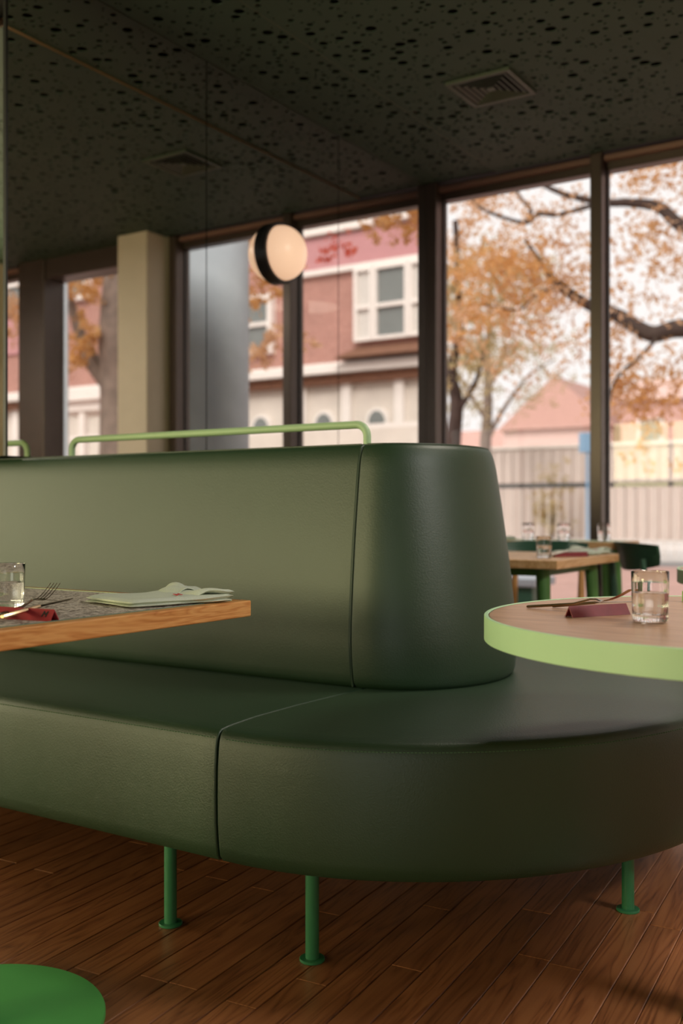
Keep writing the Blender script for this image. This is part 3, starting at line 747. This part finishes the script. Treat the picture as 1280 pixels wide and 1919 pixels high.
def chair(label, x, y, rz, shell, legm, group):
    o = thing('dining_chair', label, 'chair', (x, y, 0), group, rz)
    # curved seat shell
    g = G(); n = 12; top = []
    for j in range(n + 1):
        for i in range(n + 1):
            u, v = i / n * 2 - 1, j / n * 2 - 1; k_ = 1 - .10 * abs(v * u) ** 2
            top.append((u * .215 * k_ * (1 - .04 * v), v * .205 * k_, .452 - .012 * (1 - u * u) + .004 * v))
    bot = [(x_, y_, z_ - .014) for x_, y_, z_ in top]; m = n + 1; o_ = len(top); fs = []
    for j in range(n):
        for i in range(n):
            a = j * m + i; fs += [(a, a + 1, a + m + 1, a + m), (o_ + a + m, o_ + a + m + 1, o_ + a + 1, o_ + a)]
    bd = list(range(m)) + [j * m + n for j in range(1, n + 1)] + [n * m + i for i in range(n - 1, -1, -1)] + [j * m for j in range(n - 1, 0, -1)]
    fs += [(bd[k], o_ + bd[k], o_ + bd[(k + 1) % len(bd)], bd[(k + 1) % len(bd)]) for k in range(len(bd))]
    g.add(top + bot, fs).build('seat', shell, o, 50)
    # curved backrest
    g = G(); top = []
    for j in range(n + 1):
        for i in range(n + 1):
            u, v = i / n * 2 - 1, j / n
            ww = .225 * (1 - .22 * (1 - v) ** 2)
            z = .66 + .155 * v - .028 * (abs(u) ** 2.2) * (1 if v > .5 else -1) * abs(v - .5) * 2 - (.02 * (1 - u * u) if v > .9 else 0)
            top.append((u * ww, .225 - .075 * u * u + .03 * (v - .3), z))
    bot = [(x_, y_ + .013, z_) for x_, y_, z_ in top]
    g.add(top + bot, fs).build('backrest', shell, o, 50)
    for s in (-1, 1):
        G().tube([(s * .185, -.17, .44), (s * .215, -.215, 0)], [.019, .012], 12).build('leg', legm, o, 40)
        G().tube([(s * .175, .225, .72), (s * .180, .20, .44), (s * .215, .265, 0)], [.013, .020, .012], 12).build('leg', legm, o, 40)
    for yy in (-.15, .18): G().tube([(-.19, yy, .425), (.19, yy, .425)], .012, 8).build('seat_rail', legm, o, 40)
    return o
c1 = chair('dark green shell chair on wooden legs behind the oak table end', -1.93, 4.68, 0, M['shell'], M['chair_wood'], 'chairs by the street windows')
chair('all dark green chair turned aslant by the windows, right of the oak table', -1.36, 5.05, math.radians(132), M['shell'], M['shell'], 'chairs by the street windows')
chair('light wooden backed chair at the edge by the windows', -.90, 4.50, PI + .35, M['chair_wood'], M['chair_wood'], 'chairs by the street windows')
# wares on those tables
def gcopy(src, label, loc): return dup(src, loc, rnd.random() * 3, label)
gcopy(g2, 'water tumbler on the oak table beyond the bench end', (-1.60, 4.02, TZ + .0004))
z2 = .79 + .0004
gcopy(g2, 'water tumbler at the window end of the high table', (-1.72, 5.14, z2))
gcopy(g2, 'water tumbler in the middle of the high window table', (-1.93, 5.12, z2))
gcopy(g2, 'water tumbler on the high window table nearest the bench', (-2.14, 5.15, z2))
cutlery_rest('dark red cutlery rest under two pale knives on the window oak table', (-1.60, 4.13, TZ + .0004), (-1.50, 4.26, TZ + .0004), .0205, .013, M['red_dull'])
cutlery('knife', 'pale knife nearest the tumbler on the window oak table', (-1.645, 4.10, TZ + .006), (-1.54, 4.285, TZ + .030), 'knife', M['plate'], M['steel'])
cutlery('knife', 'second pale knife beside the napkin on the window oak table', (-1.61, 4.09, TZ + .009), (-1.505, 4.275, TZ + .037), 'knife', M['plate'], M['steel'])
n3 = dup(nk, (-1.60, 4.48, TZ + .001), math.radians(4), 'folded pale green napkin on the oak table by the windows')
dup(nk, (-2.36, 5.14, z2 + .0006), math.radians(90), 'folded pale green napkin on the high window table')

# ================================================================== OUTSIDE
M['paving'] = brickmat('pink_brick_paving', (184, 144, 132), (166, 126, 116), (164, 148, 138), 4.5, (0, 0, 0))
M['concrete'] = plain('pale_concrete', (196, 190, 184), .9, noise=.06, nscale=1.5)
M['asphalt'] = plain('grey_asphalt', (120, 118, 116), .95, noise=.08, nscale=2)
M['greycol'] = plain('blue_grey_concrete', (176, 184, 190), .8, noise=.06, nscale=5, bump=.002)
M['brick'] = brickmat('red_brick', (176, 128, 116), (160, 112, 102), (190, 158, 146), 5.0)
M['mauve'] = plain('dusty_mauve_panel', (190, 138, 140), .8, noise=.03)
M['white'] = plain('white_painted_wood', (232, 224, 218), .7, noise=.03)
M['stone'] = plain('pale_limestone', (214, 204, 194), .9, noise=.06, nscale=2)
M['wglass'] = plain('grey_window_glass', (120, 124, 122), .12, noise=.12, nscale=1.2)
M['curtain'] = plain('net_curtain', (205, 200, 194), .9, noise=.05)
M['roof'] = plain('brown_shingle', (124, 86, 66), .9, noise=.15, nscale=6)
M['siding'] = plain('beige_siding', (188, 172, 162), .8, noise=.04, nscale=2)
M['bark'] = plain('dark_bark', (62, 48, 42), .95, noise=.25, nscale=9, bump=.01)
M['bark_grey'] = plain('grey_bark', (122, 106, 96), .95, noise=.25, nscale=7, bump=.02)
M['pink'] = plain('pink_house_wall', (202, 172, 162), .9, noise=.05)
M['pinkroof'] = plain('salmon_roof', (186, 146, 134), .9, noise=.08)
M['blue'] = plain('blue_painted_post', (120, 156, 184), .5)
M['leaf_o'] = leafmat('orange_autumn_leaves', (206, 162, 120), (220, 186, 154))
M['leaf_y'] = leafmat('yellow_autumn_leaves', (208, 158, 100), (216, 174, 122))
M['leaf_g'] = leafmat('olive_leaves', (172, 160, 118), (200, 176, 138))
M['leaf_r'] = leafmat('red_autumn_leaves', (196, 70, 48), (214, 104, 66))

gr = G().box(-70, 60, 5.62, 17.5, -.3, -.01).build('pavement', M['paving'], kind='structure')
G().box(-70, 60, 17.5, 19.2, -.3, -.02).build('road', M['asphalt'], kind='structure')
G().box(-70, 60, 19.2, 90, -.3, .02).build('sidewalk', M['concrete'], kind='structure')
# low bench and grey column just outside
o = thing('planter_box', 'low dark box with grey slab outside the windows', 'box', (-3.55, 8.3, 0))
G().bbox(-.22, .22, -.2, .2, -.01, .30, .01).build('box_body', M['shell'], o); G().bbox(-.26, .26, -.24, .24, .30, .37, .01).build('slab', M['greycol'], o)
G().lathe([(.31, -.01), (.31, .1), (.30, .12), (.30, 4.2)], -.32, 6.42, 48).build('column', M['greycol'], kind='structure').name = 'column_outside'

# siding wall with battens and a railing in front of it
fw = thing('siding_wall', 'long beige boarded wall across the street', 'wall', (-12, 32, 0))
G().box(-9, 12, 0, .25, 0, 3.0).build('wall_body', M['siding'], fw)
bm_ = G().bbox(-.04, .04, -.05, 0, .1, 2.95, .008, 1).mesh('batten'); bm_.materials.append(M['siding'])
for k in range(60):
    o = bpy.data.objects.new('batten', bm_); C.objects.link(o); o.parent = fw; o.location = (-8.9 + k * .35, 0, 0)
G().box(-9.1, 12.1, -.1, .35, 3.0, 3.1).build('coping', M['stone'], fw)
rl = thing('railing', 'black topped metal railing along the far kerb', 'railing', (-9, 20.2, 0))
G().bbox(-8, 9, -.04, .04, 1.42, 1.51, .01).build('top_rail', M['black'], rl)
G().bbox(-8, 9, -.015, .015, .2, .23, .005).build('bottom_rail', M['white'], rl)
pm = G().tube([(0, 0, .02), (0, 0, 1.45)], .012, 8).mesh('picket'); pm.materials.append(M['stone'])
for k in range(85):
    o = bpy.data.objects.new('picket', pm); C.objects.link(o); o.parent = rl; o.location = (-7.95 + k * .2, 0, 0)
po_ = thing('street_post', 'slim blue post with a small sign in front of the boarded wall', 'post', (-6.96, 19.8, 0))
G().tube([(0, 0, .02), (0, 0, 2.35)], .035, 12).build('post', M['blue'], po_, 40)
G().bbox(-.16, .16, -.07, -.04, 2.1, 2.5, .01).build('sign_plate', M['blue'], po_)

def house(name, label, x0, x1, y, d, h, ridge, wallm, roofm, wins, gable='y'):
    cx = (x0 + x1) / 2; a = (x1 - x0) / 2
    o = thing(name, label, 'house', (cx, y, 0))
    G().box(-a, a, 0, d, 0, h).build('wall', wallm, o)
    if gable == 'y':
        G().add([(-a - .3, -.4, h), (a + .3, -.4, h), (0, -.4, ridge), (-a - .3, d + .4, h), (a + .3, d + .4, h), (0, d + .4, ridge)], [(0, 1, 2), (5, 4, 3), (0, 2, 5, 3), (1, 4, 5, 2), (0, 3, 4, 1)]).build('roof', roofm, o)
    else:
        G().add([(-a - .3, -.4, h), (a + .3, -.4, h), (a + .3, d / 2, ridge), (-a - .3, d / 2, ridge), (-a - .3, d + .4, h), (a + .3, d + .4, h)], [(0, 1, 2, 3), (3, 2, 5, 4), (0, 3, 4), (1, 5, 2), (0, 4, 5, 1)]).build('roof', roofm, o)
    for (wx, wz, ww, wh) in wins:
        f = G().box(wx - ww / 2 - .1, wx + ww / 2 + .1, -.12, .02, wz - wh / 2 - .1, wz + wh / 2 + .1).build('window', M['white'], o)
        G().box(wx - ww / 2, wx + ww / 2, -.15, -.11, wz - wh / 2, wz + wh / 2).build('pane', M['wglass'], f)
    return o
house('house', 'pale pink gabled house far behind the boarded wall', -26.6, -19.6, 60, 10, 6.0, 9.2, M['pink'], M['pinkroof'], [(-2.5, 4, 1.2, 1.6), (0, 4, 1.2, 1.6), (2.5, 4, 1.2, 1.6)])
house('house', 'pink flat fronted house far beyond, right of the gabled one', -18.4, -8, 58, 9, 7.2, 8.9, M['pinkroof'], M['pink'], [(-3.5, 5.2, 1.2, 1.7), (0, 5.2, 1.2, 1.7), (3.3, 5.2, 1.2, 1.7)], 'x')
house('house', 'low stone coloured house far behind the dark trunk', -40, -28.2, 66, 9, 4.6, 7.0, M['stone'], M['pinkroof'], [(-4, 2.9, 1.3, 1.5), (0, 2.9, 1.3, 1.5), (4, 2.9, 1.3, 1.5)], 'x')

# brick row house seen in the mirror (stands across the street to the right)
BY = 22.0
bl = thing('brick_building', 'red brick row house with white bay window and pale stone ground floor', 'building', (0, BY, 0))
G().box(5.3, 32, 0, 10, 4.45, 12.5).build('brick_wall', M['brick'], bl)
G().box(5.3, 32, 0, 10, 0, 4.45).build('ground_floor', M['stone'], bl)
G().box(5.2, 10.4, -.08, 0, 7.18, 8.02).build('spandrel_panel', M['mauve'], bl)
G().box(19.5, 25, -.08, 0, 6.0, 7.2).build('spandrel_panel', M['mauve'], bl)
G().box(5.1, 10.5, -.16, 0, 7.05, 7.19).build('string_course', M['white'], bl)
cz = G().box(5.2, 32, -.55, 0, 4.42, 4.62).box(5.2, 32, -.40, 0, 4.62, 4.70).build('cornice', M['white'], bl)
G().box(5.3, 32, -.30, 0, 4.18, 4.40).build('cornice_underside', M['roof'], bl)  # dark brown band for the underside of the cornice
G().add([(5.8, -.9, 4.72), (8.2, -.9, 4.72), (8.0, 0, 5.1), (5.9, 0, 5.1), (5.8, 0, 4.72), (8.2, 0, 4.72)], [(0, 1, 2, 3), (0, 3, 4), (1, 5, 2), (0, 4, 5, 1), (3, 2, 5, 4)]).build('porch_roof', M['roof'], bl)
def sash(x0, x1, z0, z1, mid=None, glass='wglass', f=.09, yb=-.22, nm='window', cols=()):
    g = G(); g.box(x0, x0 + f, yb, 0, z0, z1).box(x1 - f, x1, yb, 0, z0, z1).box(x0 + f, x1 - f, yb, 0, z0, z0 + f).box(x0 + f, x1 - f, yb, 0, z1 - f, z1)
    for m_ in (mid or ()): g.box(x0 + f, x1 - f, yb, 0, m_ - .05, m_ + .05)
    for c_ in cols: g.box(c_ - .06, c_ + .06, yb, 0, z0 + f, z1 - f)
    o = g.build(nm, M['white'], bl)
    G().box(x0 + f, x1 - f, yb + .10, yb + .13, z0 + f, z1 - f).build('pane', M[glass], o)
    return o
# the big white bay: three lights, curtain behind
sash(5.75, 6.44, 5.2, 7.05, (6.05,), 'curtain'); sash(6.46, 7.44, 5.2, 7.05, (6.05,), 'wglass'); sash(7.46, 8.02, 5.2, 7.05, (6.05,), 'curtain')
sash(10.62, 12.9, 5.15, 6.75, (5.95,), 'wglass', .14)
sash(5.8, 7.3, 8.10, 9.6, None, 'curtain', .12); sash(7.5, 9.6, 8.08, 9.7, None, 'curtain', .14, cols=(8.5,)); sash(10.6, 12.8, 8.3, 9.9, (9.1,), 'wglass', .14)
sash(14.6, 16.4, 5.2, 7.0, (6.1,), 'wglass', .12); sash(14.6, 16.4, 8.3, 9.9, (9.1,), 'wglass', .12)
sash(20.3, 22.0, 7.25, 8.3, None, 'wglass', .16); sash(17.6, 19.0, 7.4, 9.2, (8.3,), 'wglass', .14)
for xx in (5.9, 6.75, 8.3, 9.7, 11.9, 13.4, 15, 17, 19, 21):
    G().box(xx - .13, xx + .13, -.14, 0, .3, 4.18).build('pilaster', M['white'], bl)
for xx in (7.4, 9.0, 11.05, 12.6, 14.2):
    g = G(); arch = [(xx - .33, 1.2), (xx + .33, 1.2), (xx + .33, 3.2)] + [(xx + .33 * math.cos(PI * k / 8), 3.2 + .33 * math.sin(PI * k / 8)) for k in range(1, 9)]
    n = len(arch); g.add([(x_, -.10, z_) for x_, z_ in arch] + [(x_, 0, z_) for x_, z_ in arch], [tuple(range(n)), tuple(range(2 * n - 1, n - 1, -1))] + [(k, n + k, n + (k + 1) % n, (k + 1) % n) for k in range(n)])
    a_ = g.build('arched_window', M['white'], bl)
    arch = [(xx + (x_ - xx) * .72, 1.35 + (z_ - 1.2) * .9) for x_, z_ in arch]
    G().add([(x_, -.13, z_) for x_, z_ in arch] + [(x_, -.09, z_) for x_, z_ in arch], [tuple(range(n)), tuple(range(2 * n - 1, n - 1, -1))] + [(k, n + k, n + (k + 1) % n, (k + 1) % n) for k in range(n)]).build('pane', M['wglass'], a_)
G().box(5.2, 16, -1.3, -1.2, 2.9, 3.0).build('balustrade_rail', M['white'], bl)
G().box(5.2, 16, -1.3, -1.2, 0, 2.9).build('garden_wall', M['stone'], bl)
# white porch farther along the street
pc = thing('porch', 'white timber porch with square posts along the far pavement', 'porch', (11.5, 16.3, 0))
G().box(-1.3, 1.6, -.3, 1.2, 3.42, 3.62).build('porch_roof', M['white'], pc); G().box(-1.2, 1.5, -.15, 1.1, 3.2, 3.42).build('beam', M['white'], pc)
for xx in (-.42, .3, 1.2): G().bbox(xx - .08, xx + .08, -.1, .06, .01, 3.2, .01).build('post', M['white'], pc)
G().box(-1.2, 1.5, -.05, 0, 2.55, 2.65).build('handrail', M['white'], pc)
lp = thing('lamp_post', 'slim blue grey street lamp post seen in the mirror', 'post', (4.3, 9.0, 0))
G().tube([(0, 0, 0), (0, 0, 5.4)], [.05, .035], 14).build('pole', M['greycol'], lp, 40); G().lathe([(.06, 5.4), (.16, 5.5), (.14, 5.8), (.03, 5.9)], 0, 0, 20).build('lantern', M['black'], lp, 40)

# ------------------------------------------------------------------ trees
def smooth(pts, n=6):
    pts = [np.array(p, float) for p in pts]; out = []
    P = [2 * pts[0] - pts[1]] + pts + [2 * pts[-1] - pts[-2]]
    for i in range(1, len(P) - 2):
        for k in range(n):
            t_ = k / n; a, b, c, d_ = P[i - 1], P[i], P[i + 1], P[i + 2]
            out.append(.5 * ((2 * b) + (-a + c) * t_ + (2 * a - 5 * b + 4 * c - d_) * t_ ** 2 + (-a + 3 * b - 3 * c + d_) * t_ ** 3))
    out.append(pts[-1]); return out
def leaf_cloud(centers, per, spread, size, seed):
    """many small pointed leaves (rhombs bent along the rib) scattered about the given centres"""
    r = np.random.default_rng(seed); c = np.asarray(centers, float); n = len(c) * per
    sub = 4; cc = np.repeat(c, sub, 0); cc = cc + r.normal(0, 1, cc.shape) * np.asarray(spread)      # twigs, then leaves about each twig
    idx = (np.arange(n) // per) * sub + r.integers(0, sub, n)
    pos = cc[idx] + r.normal(0, 1, (n, 3)) * (np.mean(spread) * .38)
    ax = r.normal(0, 1, (n, 3)); ax /= np.linalg.norm(ax, axis=1)[:, None]
    b = r.normal(0, 1, (n, 3)); b -= ax * (ax * b).sum(1)[:, None]; b /= np.linalg.norm(b, axis=1)[:, None]; nn = np.cross(ax, b)
    s = (size * r.uniform(.6, 1.3, n))[:, None]
    v = np.stack([pos - ax * s, pos + b * s * .55 + nn * s * .15, pos + ax * s, pos - b * s * .55 + nn * s * .15], 1).reshape(-1, 3)
    i = np.arange(n) * 4; f = np.concatenate([np.stack([i, i + 1, i + 2], 1), np.stack([i, i + 2, i + 3], 1)])
    me = bpy.data.meshes.new('foliage'); me.from_pydata(v.tolist(), [], f.tolist()); me.update(); return me
def leaves(parent, centers, per, spread, size, mat, seed):
    me = leaf_cloud(centers, per, spread, size, seed); me.materials.append(mat); return link('foliage', me, parent, 'stuff')
def branch(parent, pts, r0, r1, name='branch', mat='bark', seg=8):
    p = smooth(pts); n = len(p); return G().tube(p, [r0 + (r1 - r0) * k / (n - 1) for k in range(n)], seg).build(name, M[mat], parent, 60)

# big oak outside the right windows: trunk stands right of the frame
oak = thing('oak_tree', 'big autumn oak with dark spreading limbs outside the windows', 'tree', (0, 0, 0), 'street trees')
branch(oak, [(-1.2, 13.2, -.01), (-1.25, 13.2, 1.5), (-1.5, 13.1, 2.6), (-1.6, 13.0, 3.4), (-1.5, 13.0, 5.2), (-1.1, 13.2, 7.5)], .36, .12, 'trunk', seg=14)
branch(oak, [(-1.55, 13.0, 2.9), (-2.4, 13, 3.05), (-3.343, 13, 3.22), (-3.741, 13, 3.19), (-4.153, 13, 3.46), (-4.579, 13, 3.66), (-4.946, 13, 3.95), (-5.209, 13, 4.27), (-5.44, 13, 4.62)], .15, .025)
branch(oak, [(-1.55, 13, 3.6), (-2.6, 13, 4.0), (-3.343, 13, 4.49), (-3.64, 13, 4.78), (-4.014, 13, 4.90), (-4.364, 13, 4.96), (-4.872, 13, 5.15), (-5.3, 13, 5.40)], .10, .028)
branch(oak, [(-4.364, 13, 4.96), (-5.0, 13.1, 4.93), (-5.3, 13.1, 4.98), (-5.44, 13, 4.86), (-6.034, 13, 5.12), (-6.363, 13, 5.42), (-6.9, 13, 5.7)], .034, .016)
branch(oak, [(-5.44, 13, 4.856), (-5.36, 13, 5.01), (-5.517, 13, 5.22), (-5.70, 13, 5.55)], .035, .018)
branch(oak, [(-4.75, 13, 3.80), (-5.0, 13, 3.92), (-5.32, 13, 3.85), (-5.556, 13, 3.69), (-6.115, 13, 3.83)], .035, .012)
branch(oak, [(-3.6, 13, 3.2), (-3.8, 12.8, 2.9), (-4.1, 12.7, 2.6), (-4.2, 12.7, 2.2)], .03, .01)
r = np.random.default_rng(3)
cl = [(r.uniform(-7.6, -2.6), r.uniform(12.0, 14.5), r.uniform(2.6, 6.8)) for k in range(120)]
leaves(oak, cl, 40, (.26, .26, .18), .042, M['leaf_o'], 11)
cl = [(r.uniform(-6.6, -4.9), r.uniform(12.4, 13.8), r.uniform(3.5, 4.5)) for k in range(34)]
leaves(oak, cl, 60, (.20, .22, .13), .042, M['leaf_y'], 12)
cl = [(r.uniform(-5.4, -3.0), r.uniform(12.4, 13.8), r.uniform(3.9, 4.6)) for k in range(16)] + [(r.uniform(-4.5, -4.1), 13, r.uniform(2.4, 3.6)) for k in range(9)] + [(r.uniform(-4.1, -3.3), 13, r.uniform(2.4, 2.8)) for k in range(9)] + [(r.uniform(-4.2, -3.5), 13, r.uniform(1.6, 2.5)) for k in range(8)] + [(r.uniform(-4.0, -3.3), 13, r.uniform(5.0, 5.4)) for k in range(7)]
leaves(oak, cl, 52, (.16, .2, .13), .042, M['leaf_y'], 13)

def tree(name, label, base, tops, r0, foliage, mat, seed, barkm='bark_grey'):
    o = thing(name, label, 'tree', (0, 0, 0), 'street trees')
    branch(o, [base] + tops[0], r0, r0 * .3, 'trunk', barkm, 12)
    for t_ in tops[1:]: branch(o, t_, r0 * .4, r0 * .08, 'branch', barkm)
    for i, (c, rad, n, per, sp, sz, mm) in enumerate(foliage):
        rr = np.random.default_rng(seed + i); u = rr.normal(0, 1, (n, 3)); u /= np.linalg.norm(u, axis=1)[:, None]
        q = np.asarray(c) + u * np.asarray(rad) * (rr.uniform(.15, 1, n) ** (1 / 3))[:, None]
        leaves(o, q, per, (sp,) * 3, sz, M[mm], seed + 50 + i)
    return o
tree('young_tree', 'thin pale trunked tree beyond the road, in the middle pane', (-13.9, 30, 0.0),
     [[(-13.95, 30, 2.6), (-13.85, 30, 4.2), (-13.85, 30, 6), (-13.7, 30, 8.5)], [(-13.9, 30, 3.2), (-13.2, 30, 4.3), (-12.4, 30, 5.2), (-11.6, 30, 5.6)], [(-13.85, 30, 3.8), (-14.8, 30, 5.2), (-15.3, 30, 6.4)], [(-13.85, 30, 4.8), (-13.2, 30, 6.0), (-12.4, 30, 7.2)]],
     .24, [((-13.5, 30, 7.3), (3.0, 2, 2.2), 60, 50, .35, .06, 'leaf_g'), ((-13.6, 30, 5.0), (2.2, 1.5, 1.3), 44, 50, .3, .06, 'leaf_g')], 'leaf_o', 100)
tree('tree', 'dark trunked olive leaved tree beside the mirror edge outside', (-8.0, 16, -.01),
     [[(-8.05, 16, 1.9), (-7.98, 16, 2.8), (-8.08, 16, 3.4), (-7.93, 16, 4.1), (-8.0, 16, 6)], [(-8.0, 16, 2.6), (-7.6, 16, 3.2), (-7.4, 16, 3.9)]],
     .16, [((-7.5, 16, 4.3), (.95, .9, 1.0), 44, 40, .2, .06, 'leaf_g'), ((-7.6, 16, 6.0), (1.3, 1, .9), 26, 40, .25, .06, 'leaf_o')], 'leaf_g', 140, 'bark')
# hedge foliage low by the wall, seen right of the bench
hd = thing('shrub', 'bare brownish shrub in front of the boarded wall', 'shrub', (-12.1, 31.0, 0), 'street trees')
branch(hd, [(0, 0, .02), (.05, 0, .8), (.0, 0, 1.4)], .05, .02, 'stem', 'bark'); leaves(hd, [(r.uniform(-.5, .5), r.uniform(-.3, .3), r.uniform(.6, 2.2)) for k in range(20)], 40, (.2, .2, .2), .07, M['leaf_g'], 160)
# plane tree with heavy grey trunk: only the mirror shows it
tree('plane_tree', 'heavy grey forked tree trunk with orange leaves, seen in the mirror', (5.6, 11.3, -.01),
     [[(5.6, 11.3, 1.5), (5.55, 11.2, 2.8), (5.45, 11.0, 3.6), (5.40, 11, 4.8), (5.4, 11, 7)], [(5.6, 11.2, 2.75), (5.95, 11, 3.25), (6.3, 11, 3.9), (6.6, 11, 4.8)], [(5.45, 11, 3.8), (4.2, 11, 4.6), (2.6, 11, 5.0), (1.0, 11, 5.0)]],
     .42, [((5.9, 10.6, 4.4), (.7, .5, .35), 16, 50, .13, .05, 'leaf_y'), ((5.9, 10.6, 3.4), (.5, .5, .25), 10, 50, .12, .05, 'leaf_y'), ((.45, 11, 4.70), (.5, .5, .45), 18, 60, .14, .05, 'leaf_y'), ((2.75, 11, 4.25), (.35, .4, .45), 14, 50, .13, .05, 'leaf_y'),
            ((2.4, 11, 3.2), (.5, .4, .18), 7, 40, .1, .05, 'leaf_o'), ((1.6, 11, 5.75), (1.4, .6, .35), 16, 50, .2, .045, 'leaf_o'), ((1.42, 11, 4.31), (.26, .2, .05), 5, 26, .07, .035, 'leaf_r'), ((7.7, 10.8, 4.05), (.5, .4, .35), 12, 50, .15, .05, 'leaf_o'), ((6.5, 11, 3.4), (.2, .3, .6), 9, 40, .12, .05, 'leaf_o')], 'leaf_y', 200)
